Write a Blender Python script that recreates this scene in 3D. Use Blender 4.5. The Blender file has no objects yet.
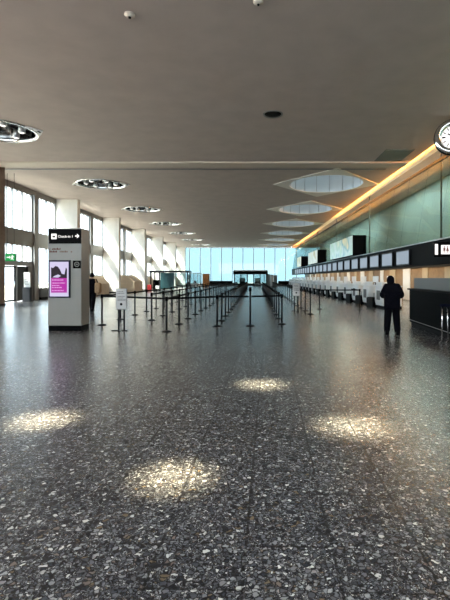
import bpy, bmesh, math, random
from mathutils import Vector, Matrix
random.seed(7)
PI = math.pi
S = bpy.context.scene
C = S.collection
H = 7.5            # ceiling height
XW = -15.2         # window wall
YF = 86.0          # far glass wall
ORD = ['first', 'second', 'third', 'fourth', 'fifth', 'sixth', 'seventh', 'eighth', 'ninth', 'tenth', 'eleventh', 'twelfth',
       'thirteenth', 'fourteenth', 'fifteenth', 'sixteenth', 'seventeenth', 'eighteenth', 'nineteenth', 'twentieth',
       'twenty-first', 'twenty-second', 'twenty-third', 'twenty-fourth', 'twenty-fifth', 'twenty-sixth', 'twenty-seventh', 'twenty-eighth']
SL = 0.018
def R(x, d): return x - SL * (d - 20)      # the counter side closes in slightly with distance
RZ = math.atan(SL)

# ------------------------------------------------------------------ materials
def nodes(name):
    m = bpy.data.materials.new(name); m.use_nodes = True
    nt = m.node_tree
    return m, nt, nt.nodes['Principled BSDF'], nt.nodes['Material Output']
def mat(name, col, rough=.5, metal=0, var=0.0, scale=8, bump=0, spec=.5):
    m, nt, b, out = nodes(name)
    b.inputs['Roughness'].default_value = rough
    b.inputs['Metallic'].default_value = metal
    b.inputs['Specular IOR Level'].default_value = spec
    c = (*col, 1)
    b.inputs['Base Color'].default_value = c
    if var or bump:
        tc = nt.nodes.new('ShaderNodeTexCoord')
        n = nt.nodes.new('ShaderNodeTexNoise'); n.inputs['Scale'].default_value = scale; n.inputs['Detail'].default_value = 4
        nt.links.new(tc.outputs['Object'], n.inputs['Vector'])
        if var:
            r = nt.nodes.new('ShaderNodeValToRGB')
            r.color_ramp.elements[0].color = (*[max(0, x * (1 - var)) for x in col], 1)
            r.color_ramp.elements[1].color = (*[min(1, x * (1 + var)) for x in col], 1)
            r.color_ramp.elements[0].position = .3; r.color_ramp.elements[1].position = .7
            nt.links.new(n.outputs['Fac'], r.inputs['Fac']); nt.links.new(r.outputs['Color'], b.inputs['Base Color'])
        if bump:
            bp = nt.nodes.new('ShaderNodeBump'); bp.inputs['Strength'].default_value = bump
            nt.links.new(n.outputs['Fac'], bp.inputs['Height']); nt.links.new(bp.outputs['Normal'], b.inputs['Normal'])
    return m
def emis(name, col, s, base=(.02, .02, .02)):
    m, nt, b, out = nodes(name)
    b.inputs['Base Color'].default_value = (*base, 1)
    b.inputs['Emission Color'].default_value = (*col, 1)
    b.inputs['Emission Strength'].default_value = s
    b.inputs['Roughness'].default_value = .4; b.inputs['Specular IOR Level'].default_value = .1
    return m
def glass(name, tint, refl=1.0, ior=1.5, rough=0.0):
    m, nt, b, out = nodes(name)
    nt.nodes.remove(b)
    t = nt.nodes.new('ShaderNodeBsdfTransparent'); t.inputs['Color'].default_value = (*tint, 1)
    g = nt.nodes.new('ShaderNodeBsdfGlossy'); g.inputs['Roughness'].default_value = rough
    f = nt.nodes.new('ShaderNodeFresnel'); f.inputs['IOR'].default_value = ior
    mu = nt.nodes.new('ShaderNodeMath'); mu.operation = 'MULTIPLY'; mu.inputs[1].default_value = refl
    mx = nt.nodes.new('ShaderNodeMixShader')
    ge = nt.nodes.new('ShaderNodeNewGeometry'); sb = nt.nodes.new('ShaderNodeMath'); sb.operation = 'SUBTRACT'; sb.inputs[0].default_value = 1
    m2 = nt.nodes.new('ShaderNodeMath'); m2.operation = 'MULTIPLY'            # reflect at the front of the pane only
    nt.links.new(ge.outputs['Backfacing'], sb.inputs[1]); nt.links.new(f.outputs[0], mu.inputs[0])
    nt.links.new(mu.outputs[0], m2.inputs[0]); nt.links.new(sb.outputs[0], m2.inputs[1]); nt.links.new(m2.outputs[0], mx.inputs['Fac'])
    nt.links.new(t.outputs[0], mx.inputs[1]); nt.links.new(g.outputs[0], mx.inputs[2])
    nt.links.new(mx.outputs[0], out.inputs['Surface'])
    return m

def floor_mat():
    m, nt, b, out = nodes('terrazzo_pebbles')
    L = nt.links.new; N = nt.nodes.new
    tc = N('ShaderNodeTexCoord')
    nz = N('ShaderNodeTexNoise'); nz.inputs['Scale'].default_value = 30; nz.inputs['Detail'].default_value = 1
    L(tc.outputs['Object'], nz.inputs['Vector'])
    ad = N('ShaderNodeMixRGB'); ad.blend_type = 'ADD'; ad.inputs['Fac'].default_value = .04
    L(tc.outputs['Object'], ad.inputs['Color1']); L(nz.outputs['Color'], ad.inputs['Color2'])
    def vor(scale, feature):
        v = N('ShaderNodeTexVoronoi'); v.inputs['Scale'].default_value = scale; v.feature = feature
        v.inputs['Randomness'].default_value = .95
        L(ad.outputs['Color'], v.inputs['Vector']); return v
    v1 = vor(36, 'F1'); e1 = vor(36, 'DISTANCE_TO_EDGE'); v2 = vor(82, 'F1'); e2 = vor(82, 'DISTANCE_TO_EDGE')
    sep = N('ShaderNodeSeparateColor'); L(v1.outputs['Color'], sep.inputs['Color'])
    # pebble colour by cell
    r = N('ShaderNodeValToRGB'); cr = r.color_ramp; cr.interpolation = 'CONSTANT'
    stops = [(0, (.035, .036, .042)), (.12, (.075, .078, .088)), (.26, (.145, .145, .155)), (.42, (.24, .24, .245)), (.58, (.10, .10, .108)),
             (.68, (.34, .34, .335)), (.79, (.18, .145, .125)), (.83, (.17, .17, .18)), (.90, (.62, .61, .57)), (.965, (.17, .13, .085))]
    cr.elements[0].position = 0; cr.elements[0].color = (*stops[0][1], 1)
    cr.elements[1].position = stops[1][0]; cr.elements[1].color = (*stops[1][1], 1)
    for p, c in stops[2:]:
        e = cr.elements.new(p); e.color = (*c, 1)
    sep2 = N('ShaderNodeSeparateColor'); L(v2.outputs['Color'], sep2.inputs['Color'])
    pick = N('ShaderNodeMath'); pick.operation = 'GREATER_THAN'; pick.inputs[1].default_value = .42; L(sep.outputs['Green'], pick.inputs[0])
    def choose(a, b):
        m_ = N('ShaderNodeMix'); m_.data_type = 'FLOAT'; L(pick.outputs[0], m_.inputs['Factor']); L(a, m_.inputs['A']); L(b, m_.inputs['B']); return m_.outputs['Result']
    L(choose(sep2.outputs['Red'], sep.outputs['Red']), r.inputs['Fac'])
    # matrix between the pebbles, width by a second random
    th = N('ShaderNodeMapRange'); th.inputs['From Min'].default_value = .04; th.inputs['From Max'].default_value = .19
    L(choose(e2.outputs['Distance'], e1.outputs['Distance']), th.inputs['Value'])
    big = N('ShaderNodeTexNoise'); big.inputs['Scale'].default_value = .5; big.inputs['Detail'].default_value = 3
    L(tc.outputs['Object'], big.inputs['Vector'])
    mx = N('ShaderNodeMixRGB'); mx.inputs['Color1'].default_value = (.013, .013, .016, 1)
    L(th.outputs['Result'], mx.inputs['Fac']); L(r.outputs['Color'], mx.inputs['Color2'])
    # slab joints
    mp = N('ShaderNodeMapping'); mp.inputs['Rotation'].default_value = (0, 0, PI / 2 + .03); mp.inputs['Location'].default_value = (.21, .13, 0)
    L(tc.outputs['Object'], mp.inputs['Vector'])
    br = N('ShaderNodeTexBrick'); br.offset = .37; br.inputs['Scale'].default_value = 1
    br.inputs['Brick Width'].default_value = .95; br.inputs['Row Height'].default_value = .48; br.inputs['Mortar Size'].default_value = .009
    br.inputs['Mortar Smooth'].default_value = .25
    L(mp.outputs['Vector'], br.inputs['Vector'])
    br.inputs['Color1'].default_value = (1, 1, 1, 1); br.inputs['Color2'].default_value = (.78, .78, .8, 1); br.inputs['Mortar'].default_value = (.12, .12, .13, 1)
    mul = N('ShaderNodeMixRGB'); mul.blend_type = 'MULTIPLY'; mul.inputs['Fac'].default_value = .68
    L(mx.outputs['Color'], mul.inputs['Color1']); L(br.outputs['Color'], mul.inputs['Color2'])
    mr = N('ShaderNodeMapRange'); mr.inputs['From Min'].default_value = .3; mr.inputs['From Max'].default_value = .7
    mr.inputs['To Min'].default_value = .75; mr.inputs['To Max'].default_value = 1.2
    L(big.outputs['Fac'], mr.inputs['Value'])
    m2 = N('ShaderNodeMixRGB'); m2.blend_type = 'MULTIPLY'; m2.inputs['Fac'].default_value = 1
    L(mul.outputs['Color'], m2.inputs['Color1']); L(mr.outputs['Result'], m2.inputs['Color2'])
    L(m2.outputs['Color'], b.inputs['Base Color'])
    rr = N('ShaderNodeMapRange'); rr.inputs['To Min'].default_value = .16; rr.inputs['To Max'].default_value = .27
    L(big.outputs['Fac'], rr.inputs['Value']); L(rr.outputs['Result'], b.inputs['Roughness'])
    b.inputs['Specular IOR Level'].default_value = .55
    bp = N('ShaderNodeBump'); bp.inputs['Strength'].default_value = .10; bp.inputs['Distance'].default_value = .004
    L(th.outputs['Result'], bp.inputs['Height']); L(bp.outputs['Normal'], b.inputs['Normal'])
    return m

M = dict(
    floor=floor_mat(),
    ceiling=mat('ceiling_plaster', (.51, .43, .39), .8, var=.06, scale=1.2, bump=.02),
    cream=mat('cream_paint', (.86, .82, .74), .6),
    beam=mat('beam_paint', (.56, .48, .40), .6),
    wallwhite=mat('white_plaster', (.80, .77, .71), .7, var=.04, scale=2),
    browncol=mat('brown_column', (.16, .115, .08), .5, var=.25, scale=5),
    greymetal=mat('grey_metal', (.22, .215, .21), .4, .3),
    darkmetal=mat('dark_metal', (.012, .012, .014), .4, .2, spec=.25),
    alu=mat('aluminium_frame', (.45, .47, .49), .35, .6),
    black=mat('black_paint', (.0018, .0018, .0022), .5, spec=.04),
    blackmatte=mat('black_matte', (.0018, .0018, .002), .6, spec=.03),
    chrome=mat('chrome', (.75, .74, .72), .12, 1),
    bowl=mat('dark_chrome', (.16, .155, .15), .14, 1, var=.5, scale=3, bump=.25),
    beige=mat('beige_panel', (.62, .50, .36), .6, var=.08, scale=3),
    skirt=mat('dark_skirting', (.012, .011, .011), .6, spec=.2),
    wood=mat('tan_wood', (.27, .165, .075), .45, var=.16, scale=4),
    woodpale=mat('pale_wood', (.46, .37, .24), .45, var=.08, scale=4),
    white=mat('white_laminate', (.80, .80, .79), .3),
    offwhite=mat('offwhite_metal', (.245, .24, .22), .45, var=.03, scale=3),
    drum=mat('skylight_wall', (.62, .68, .72), .5),
    teal=mat('teal_panel', (.012, .06, .07), .5, var=.1),
    orange=mat('orange_wood', (.42, .15, .03), .5, var=.12, scale=3),
    greypanel=mat('grey_panel', (.11, .115, .11), .5),
    red=mat('red_shell', (.35, .02, .02), .4),
    skin=mat('skin', (.50, .32, .24), .55),
    coat=mat('dark_cloth', (.0035, .0035, .006), .95, var=.3, scale=20, spec=.05),
    trouser=mat('dark_trouser_cloth', (.0035, .0035, .005), .95, var=.3, scale=25, spec=.05),
    navy=mat('navy_cloth', (.003, .004, .014), .9, spec=.1),
    hair=mat('dark_hair', (.004, .0035, .003), .7, spec=.1, var=.3, scale=40),
    tanbag=mat('tan_canvas', (.34, .22, .12), .8, var=.15, scale=12),
    eye=mat('eye_white', (.7, .7, .68), .2),
    lip=mat('lips', (.40, .16, .14), .5),
    belt=mat('black_webbing', (.005, .005, .006), .8, spec=.1),
    ink=mat('dark_ink', (.006, .006, .006), .6, spec=.1),
    redink=mat('brown_red_ink', (.11, .028, .018), .7, spec=.05),
    paper=mat('white_paper', (.50, .50, .495), .6),
    green=mat('leaf_green', (.05, .16, .05), .6, var=.3, scale=10),
    ground=mat('outdoor_concrete', (.66, .58, .48), .9, var=.1, scale=.5),
    glassL=glass('clear_window_glass', (.66, .72, .75)),
    glassF=glass('tinted_far_glass', (.25, .318, .335)),
    glassG=glass('green_gallery_glass', (.57, .68, .665), .38, 1.6, .015),
    glassB=glass('booth_glass', (.7, .78, .78)),
    ledOrange=emis('amber_led', (1, .55, .12), 3),
    scr=emis('pale_blue_screen', (.50, .60, .72), .17),
    scrwhite=emis('screen_lilac_white', (.74, .68, .95), .26),
    magenta=emis('screen_magenta', (.58, .018, .46), .23),
    scrdark=emis('screen_dark_picture', (.06, .04, .06), .12, base=(.004, .003, .004)),
    scrsky=emis('screen_sky_picture', (.62, .66, .80), .7),
    signwhite=emis('lit_sign_white', (1, .96, .93), .42),
    exitgreen=emis('exit_green', (.0, .50, .10), .2),
    lampwhite=emis('lamp_white', (1, .95, .85), .5),
)
def skylight_mat():
    m, nt, b, out = nodes('frosted_skylight')
    nt.nodes.remove(b)
    t = nt.nodes.new('ShaderNodeBsdfTranslucent'); t.inputs['Color'].default_value = (.20, .215, .225, 1)
    nt.links.new(t.outputs[0], out.inputs['Surface'])
    return m
M['frost'] = skylight_mat()
def poster_mat(name, cols, scale):
    m, nt, b, out = nodes(name)
    tc = nt.nodes.new('ShaderNodeTexCoord')
    n = nt.nodes.new('ShaderNodeTexNoise'); n.inputs['Scale'].default_value = scale; n.inputs['Detail'].default_value = 2
    nt.links.new(tc.outputs['Object'], n.inputs['Vector'])
    r = nt.nodes.new('ShaderNodeValToRGB'); cr = r.color_ramp
    cr.elements[0].position = .32; cr.elements[0].color = (*cols[0], 1)
    cr.elements[1].position = .68; cr.elements[1].color = (*cols[-1], 1)
    for i, c in enumerate(cols[1:-1]):
        e = cr.elements.new(.32 + .36 * (i + 1) / (len(cols) - 1)); e.color = (*c, 1)
    nt.links.new(n.outputs['Fac'], r.inputs['Fac'])
    nt.links.new(r.outputs['Color'], b.inputs['Base Color'])
    nt.links.new(r.outputs['Color'], b.inputs['Emission Color']); b.inputs['Emission Strength'].default_value = .12
    b.inputs['Roughness'].default_value = .25
    return m
M['poster_green'] = poster_mat('green_blue_poster', [(.75, .80, .62), (.45, .66, .55), (.62, .74, .70), (.28, .50, .52), (.80, .74, .45)], .5)
M['poster_beige'] = poster_mat('beige_poster', [(.70, .62, .40), (.62, .60, .48), (.75, .70, .55), (.55, .42, .22)], .6)
M['poster_yellow'] = poster_mat('yellow_poster', [(.70, .60, .25), (.75, .70, .50), (.60, .50, .20)], .6)

# ------------------------------------------------------------------ mesh helpers
def box(bm, x0, x1, y0, y1, z0, z1, mi=0, f=None):
    vs = [bm.verts.new((x, y, z)) for x in (x0, x1) for y in (y0, y1) for z in (z0, z1)]
    if f:
        for v in vs: v.co = f(v.co)
    for q in ((0, 1, 3, 2), (4, 6, 7, 5), (0, 4, 5, 1), (2, 3, 7, 6), (0, 2, 6, 4), (1, 5, 7, 3)):
        bm.faces.new([vs[i] for i in q]).material_index = mi
def shear(co): return Vector((R(co.x, co.y), co.y, co.z))
def lathe(bm, prof, n=24, cx=0, cy=0, mi=0, smooth=True, cap=True):
    rings = []
    for r, z in prof:
        rings.append([bm.verts.new((cx + r * math.cos(2 * PI * i / n), cy + r * math.sin(2 * PI * i / n), z)) for i in range(n)])
    for a, b in zip(rings, rings[1:]):
        for i in range(n):
            f = bm.faces.new((a[i], a[(i + 1) % n], b[(i + 1) % n], b[i])); f.smooth = smooth; f.material_index = mi
    if cap:
        for rg, rev in ((rings[0], True), (rings[-1], False)):
            if prof[0 if rev else -1][0] > 1e-4:
                f = bm.faces.new(list(reversed(rg)) if rev else rg); f.material_index = mi
def tube(bm, pts, r, n=8, mi=0):
    pts = [Vector(p) for p in pts]; prev = None
    for i, p in enumerate(pts):
        t = (pts[min(i + 1, len(pts) - 1)] - pts[max(i - 1, 0)]).normalized()
        u = t.cross(Vector((0, 0, 1)) if abs(t.z) < .9 else Vector((1, 0, 0))).normalized(); w = t.cross(u)
        ring = [bm.verts.new(p + r * (math.cos(2 * PI * k / n) * u + math.sin(2 * PI * k / n) * w)) for k in range(n)]
        if prev:
            for k in range(n):
                f = bm.faces.new((prev[k], prev[(k + 1) % n], ring[(k + 1) % n], ring[k])); f.smooth = True; f.material_index = mi
        else:
            bm.faces.new(list(reversed(ring))).material_index = mi
        prev = ring
    bm.faces.new(prev).material_index = mi
def extrude_poly(bm, pts, axis, a, b, mi=0):
    """polygon in the plane across `axis`, pushed from a to b"""
    def P(u, v, w): return {'x': (w, u, v), 'y': (u, w, v), 'z': (u, v, w)}[axis]
    lo = [bm.verts.new(P(u, v, a)) for u, v in pts]; hi = [bm.verts.new(P(u, v, b)) for u, v in pts]
    n = len(pts)
    bm.faces.new(lo).material_index = mi; bm.faces.new(list(reversed(hi))).material_index = mi
    for i in range(n):
        bm.faces.new((lo[i], hi[i], hi[(i + 1) % n], lo[(i + 1) % n])).material_index = mi
def obj(name, bm, mats, parent=None, loc=None, bevel=0, rz=0):
    bmesh.ops.recalc_face_normals(bm, faces=bm.faces)
    me = bpy.data.meshes.new(name); bm.to_mesh(me); bm.free()
    for m in (mats if isinstance(mats, (list, tuple)) else [mats]): me.materials.append(m)
    o = bpy.data.objects.new(name, me); C.objects.link(o)
    if parent: o.parent = parent
    if loc is not None: o.location = loc
    if rz: o.rotation_euler.z = rz
    if bevel:
        b = o.modifiers.new('bevel', 'BEVEL'); b.width = bevel; b.segments = 2; b.limit_method = 'ANGLE'
    return o
def B(): return bmesh.new()
def bx(name, dims, m, parent=None, bevel=0, f=None):
    bm = B(); box(bm, *dims, f=f); return obj(name, bm, m, parent, bevel=bevel)
def tag(o, label, cat, group=None):
    o['label'] = label; o['category'] = cat
    if group: o['group'] = group
    return o
def thing(name, label, cat, loc=(0, 0, 0), rz=0, group=None):
    o = bpy.data.objects.new(name, None); C.objects.link(o); o.empty_display_size = .2
    o.location = loc; o.rotation_euler = (0, 0, rz)
    return tag(o, label, cat, group)
def struct(o):
    o['kind'] = 'structure'; return o
def copy_tree(o, parent=None):
    c = o.copy(); C.objects.link(c)
    if parent: c.parent = parent
    for ch in list(o.children): copy_tree(ch, c)
    return c
def text(body, size, m, name, parent, loc, rot, align='LEFT', ext=.002):
    cu = bpy.data.curves.new(name, 'FONT'); cu.body = body; cu.size = size; cu.extrude = ext; cu.align_x = align; cu.align_y = 'CENTER'
    tmp = bpy.data.objects.new('tmp_text', cu); C.objects.link(tmp)
    me = bpy.data.meshes.new_from_object(tmp.evaluated_get(bpy.context.evaluated_depsgraph_get()))
    bpy.data.objects.remove(tmp); me.materials.clear(); me.materials.append(m)
    o = bpy.data.objects.new(name, me); C.objects.link(o); o.parent = parent; o.location = loc; o.rotation_euler = rot
    return o

# ------------------------------------------------------------------ setting: floor, ceiling, walls
struct(bx('floor', (XW - .3, 13.5, -6, YF + .3, -.2, 0), M['floor']))
struct(bx('outdoor_ground', (-60, XW - .3, -30, 140, -.25, -.05), M['ground']))
struct(bx('outdoor_ground', (XW - .3, 40, YF + .3, 150, -.25, -.05), M['ground']))

COLS = [13.1 + 10.2 * k for k in range(8)]            # near edge of each pier
ROWS = [17.9 + 10.2 * k for k in range(7)]            # rows of ceiling openings
DX, DR = -9.9, 1.41
SX, SHD, SVD, SRX, SRY = 4.6, 3.25, 4.1, 2.3, 2.6
def ceiling():
    bm = B(); edges = []
    def loop(pts):
        vs = [bm.verts.new((x, y, 0)) for x, y in pts]
        for i in range(len(vs)): edges.append(bm.edges.new((vs[i], vs[(i + 1) % len(vs)])))
    loop([(XW - .3, -6), (R(8.0, -6), -6), (R(8.0, YF), YF), (XW - .3, YF)])
    for d in ROWS:
        ddx = -10.5 if d < 20 else DX
        loop([(ddx + DR * math.cos(2 * PI * i / 40), d + DR * math.sin(2 * PI * i / 40)) for i in range(40)])
    for d in ROWS[1:]:
        cx = R(SX, d); loop([(cx + SHD, d), (cx, d + SVD), (cx - SHD, d), (cx, d - SVD)])
    bmesh.ops.triangle_fill(bm, use_beauty=True, edges=edges)
    o = obj('ceiling', bm, M['ceiling'], loc=(0, 0, H))
    for f in o.data.polygons:
        pass
    sd = o.modifiers.new('thick', 'SOLIDIFY'); sd.thickness = .16; sd.offset = 1
    if o.data.polygons[0].normal.z < 0: sd.offset = -1
    return struct(o)
ceiling()
# shallow cross beam over the hall and its dark hatch near the gallery
bm = B(); box(bm, XW + .1, R(7.9, 23), 22.6, 23.5, H - .10, H - .001); struct(obj('trim_beam', bm, M['beam'], bevel=.02))
bm = B(); box(bm, XW + .1, R(7.2, 24), 24.15, 24.3, H - .035, H - .001); struct(obj('trim_groove', bm, M['greymetal']))
bx('ceiling_hatch', (6.05, 7.4, 20.5, 22.5, H - .03, H - .001), M['greypanel'])
tag(bpy.data.objects['ceiling_hatch'], 'dark grey rectangular hatch in the ceiling next to the amber cove', 'hatch')

# cove: sloping cream lining, lit from a strip on top of the gallery glass
def cove():
    bm = B()
    pr = [(8.0, H), (8.35, H + .28), (9.2, H + .42), (9.2, H + .55), (8.0, H + .55)]
    a = [bm.verts.new((R(x, -6), -6, z)) for x, z in pr]; b = [bm.verts.new((R(x, YF), YF, z)) for x, z in pr]
    for i in range(len(pr)):
        bm.faces.new((a[i], b[i], b[(i + 1) % len(pr)], a[(i + 1) % len(pr)]))
    return struct(obj('trim_cove', bm, M['cream']))
cove()
bm = B(); box(bm, 8.86, 8.98, -6, YF - .1, 7.14, 7.27, f=shear); struct(obj('trim_gallery_rail', bm, M['darkmetal']))
bm = B(); box(bm, 8.99, 9.03, -6, YF - .2, 7.275, 7.30, f=shear)
tag(obj('light_strip', bm, M['ledOrange']), 'long amber light strip along the top of the green gallery glass', 'light')

# left window wall
def wall_left():
    bm = B(); y0, y1 = -6, YF
    box(bm, XW - .3, XW, y0, y1, 7.2, H - .001)
    box(bm, XW - .25, XW + .05, y0, y1, 3.7, 4.55)
    for k, c in enumerate(COLS):
        e = COLS[k + 1] if k + 1 < len(COLS) else YF
        box(bm, XW - .3, XW - .02, c, c + .6, 0, 7.2)                 # pier behind each column
        if k >= 2: box(bm, XW - .25, XW, c + .6, e, 0, 1.7, 1)
        elif k == 1: box(bm, XW - .25, XW, 30.3, e, 0, .5, 1)
        else: box(bm, XW - .25, XW, c + .6, e, 0, .5, 1)
    box(bm, XW - .3, XW, y0, COLS[0], 0, 3.7)
    return struct(obj('wall_left', bm, [M['greymetal'], M['beige']]))
wall_left()
struct(bx('baseboard_left', (XW, XW + .06, 33.5, YF, 0, .28), M['skirt']))
for k, c in enumerate(COLS):
    bm = B(); x1 = -13.6
    box(bm, XW - .1, x1, c, c + .55, .12, H - .001); box(bm, XW - .1, x1 + .03, c - .03, c + .58, 0, .12, 1)
    o = struct(obj('column', bm, [M['browncol'] if k <= 1 else M['wallwhite'], M['skirt']], bevel=.015))  # nearest columns brown, the rest white
for k, c in enumerate(COLS):
    e = COLS[k + 1] if k + 1 < len(COLS) else YF
    a = c + .6
    mid = c + 6.7 if k + 1 < len(COLS) else None
    segs = [(a, mid), (mid + .6, e)] if mid else [(a, e)]
    if mid: struct(bx('trim_post', (XW - .28, XW + .12, mid, mid + .6, 0, 7.2), M['greymetal'], bevel=.01))
    bm = B(); bg = B()
    for (s0, s1) in segs:
        low = (.5 if k < 2 else 1.7)
        rects = [(4.55, 7.2), (low, 3.7)]
        if k == 1 and s0 == a: rects = [(4.55, 7.2), (2.5, 3.7)]
        for z0, z1 in rects:
            n = max(1, round((s1 - s0) / 1.35))
            for i in range(n + 1):
                y = s0 + (s1 - s0) * i / n
                yy = min(max(y, s0 + .04), s1 - .04)
                box(bm, XW - .18, XW - .04, yy - .04, yy + .04, z0, z1)
                if i < n:
                    ym = y + (s1 - s0) / n / 2; box(bm, XW - .16, XW - .07, ym - .02, ym + .02, z0, z1)
            box(bm, XW - .18, XW - .04, s0, s1, z0, z0 + .09); box(bm, XW - .18, XW - .04, s0, s1, z1 - .09, z1)
            box(bg, XW - .125, XW - .115, s0 + .02, s1 - .02, z0 + .02, z1 - .02)
    w = struct(obj('window_%d' % (k + 1), bm, M['alu'] if k != 1 else M['greymetal']))
    p = obj('pane', bg, M['glassL'], w)
# entrance door in the bay beyond the brown column
bm = B(); y0, y1 = COLS[1] + .6, COLS[1] + 6.7
box(bm, XW - .22, XW + .02, y0, y1, 2.28, 2.5)
for y in (y0 + .06, y0 + 4.1, y1 - .5): box(bm, XW - .2, XW, y - .06, y + .06, 0, 2.28)
box(bm, XW - .2, XW, y1 - .44, y1, 0, 2.28)
dr = struct(obj('door_1', bm, M['greymetal']))
for (a, b) in ((y0 + .12, y0 + 4.04), (y0 + 4.16, y1 - .56)):
    f = B(); box(f, XW - .14, XW - .06, a, a + .09, .02, 2.26); box(f, XW - .14, XW - .06, b - .09, b, .02, 2.26)
    box(f, XW - .14, XW - .06, a, b, .02, .14); box(f, XW - .14, XW - .06, a, b, 2.16, 2.26)
    lf = obj('door_leaf', f, M['darkmetal'], dr)
    obj('pane', (lambda q: (box(q, XW - .105, XW - .095, a + .08, b - .08, .13, 2.17), q)[1])(B()), M['glassL'] if a < y0 + 3 else M['darkmetal'], lf)
    h = B(); tube(h, [(XW - .02, b - .16, .9), (XW - .02, b - .16, 1.3)], .018); obj('handle', h, M['chrome'], lf)

# far glass wall
bm = B()
X0, X1 = XW, 13.5
box(bm, X0, X1, YF, YF + .3, 0, .35)
struct(obj('wall_far', bm, M['skirt']))
bm = B(); n = 14; xs = [-15.1 + 2.09 * i for i in range(n)]
for x in xs: box(bm, x - .06, x + .06, YF + .05, YF + .22, .35, H)
box(bm, X0, X1, YF + .05, YF + .22, H - .12, H); box(bm, X0, X1, YF + .06, YF + .2, .35, .47)
w = struct(obj('window_9', bm, M['alu']))
bg = B(); box(bg, X0, X1, YF + .12, YF + .135, .36, H - .02); obj('pane', bg, M['glassF'], w)
bm = B(); box(bm, 7.0, 13.5, YF + .05, YF + .3, H + .001, 8.2); struct(obj('trim_far_header', bm, M['beam']))
struct(bx('wall_back', (XW - .3, 13.7, -6.3, -6, -.2, 3.2), M['wallwhite']))  # unseen, added behind the camera to cut the sky light from there
bm = B()
for i in range(15): box(bm, XW + 2.05 * i - .05, XW + 2.05 * i + .05, -6.2, -6.05, 3.2, H)
box(bm, XW, 13.5, -6.2, -6.05, 3.2, 3.3); box(bm, XW, 13.5, -6.2, -6.05, H - .1, H)
w = struct(obj('window_11', bm, M['alu'])); bg = B(); box(bg, XW, 13.5, -6.13, -6.12, 3.22, H - .02); obj('pane', bg, glass('back_window_glass', (.8, .84, .86)), w)  # unseen glazing, added above the back wall to let some daylight in
struct(bx('wall_right', (13.5, 13.7, -6, YF + .3, 0, 8.1), M['greypanel']))
struct(bx('trim_gallery_roof', (7.4, 13.5, -6, YF + .3, 8.06, 8.2), M['ceiling']))

# right side: fascia, gallery slab, glass, wall behind the counters
bm = B(); box(bm, 8.0, 8.28, -6, YF - 2, 2.08, 3.16, f=shear); struct(obj('trim_fascia', bm, M['black']))
bm = B(); box(bm, 7.94, 8.34, -6, YF - 2, 3.16, 3.21, f=shear); struct(obj('trim_fascia_cap', bm, M['alu']))
bm = B(); box(bm, 8.28, 13.5, -6, YF - 2, 2.95, 3.16, f=lambda c: Vector((R(c.x, c.y) if c.x < 9 else c.x, c.y, c.z)))
struct(obj('trim_gallery_slab', bm, M['woodpale']))
bm = B()
y = -6.0
while y < YF - .3:
    e = min(y + 2.6, YF - .25)
    vs = [(8.31, y + .012, 3.21), (8.33, y + .012, 3.21), (8.92, y + .012, 7.14), (8.90, y + .012, 7.14)]
    lo = [bm.verts.new((R(x, yy), yy, z)) for x, yy, z in vs]
    hi = [bm.verts.new((R(x, e - .012), e - .012, z)) for x, yy, z in vs]
    bm.faces.new(lo); bm.faces.new(hi)
    for i in range(4): bm.faces.new((lo[i], lo[(i + 1) % 4], hi[(i + 1) % 4], hi[i]))
    y = e
g = struct(obj('window_10', bm, M['glassG']))
for d in range(-4, 86, 13):
    bm = B(); tube(bm, [(R(9.3, d), d, 3.2), (R(9.3, d), d, 8.0)], .045, 10)
    obj('post', bm, M['greymetal'], g)
bm = B(); box(bm, 12.2, 12.4, -6, YF - 2, 3.16, 8.06); struct(obj('wall_gallery', bm, mat('gallery_wall', (.29, .365, .36), .7, var=.12, scale=.6)))
bm = B(); box(bm, 10.5, 10.7, 6, YF - 2, 0, 2.95, f=shear); struct(obj('wall_counter', bm, M['wood']))
bm = B(); box(bm, 10.42, 10.498, 6, YF - 2, 2.14, 2.24, f=shear); struct(obj('trim_counter_rail', bm, M['skirt']))
bm = B(); box(bm, 10.44, 10.498, 21.2, 24.2, .02, 2.12, f=shear); struct(obj('trim_pale_panel', bm, M['woodpale']))
for k in range(18):
    d = 26.5 + 2.9 * k
    bm = B(); box(bm, 10.44, 10.498, d, d + (1.3 if k % 3 else .8), .02, 2.12, f=shear); struct(obj('trim_wall_panel', bm, M['white'] if k % 2 else M['woodpale']))

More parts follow.
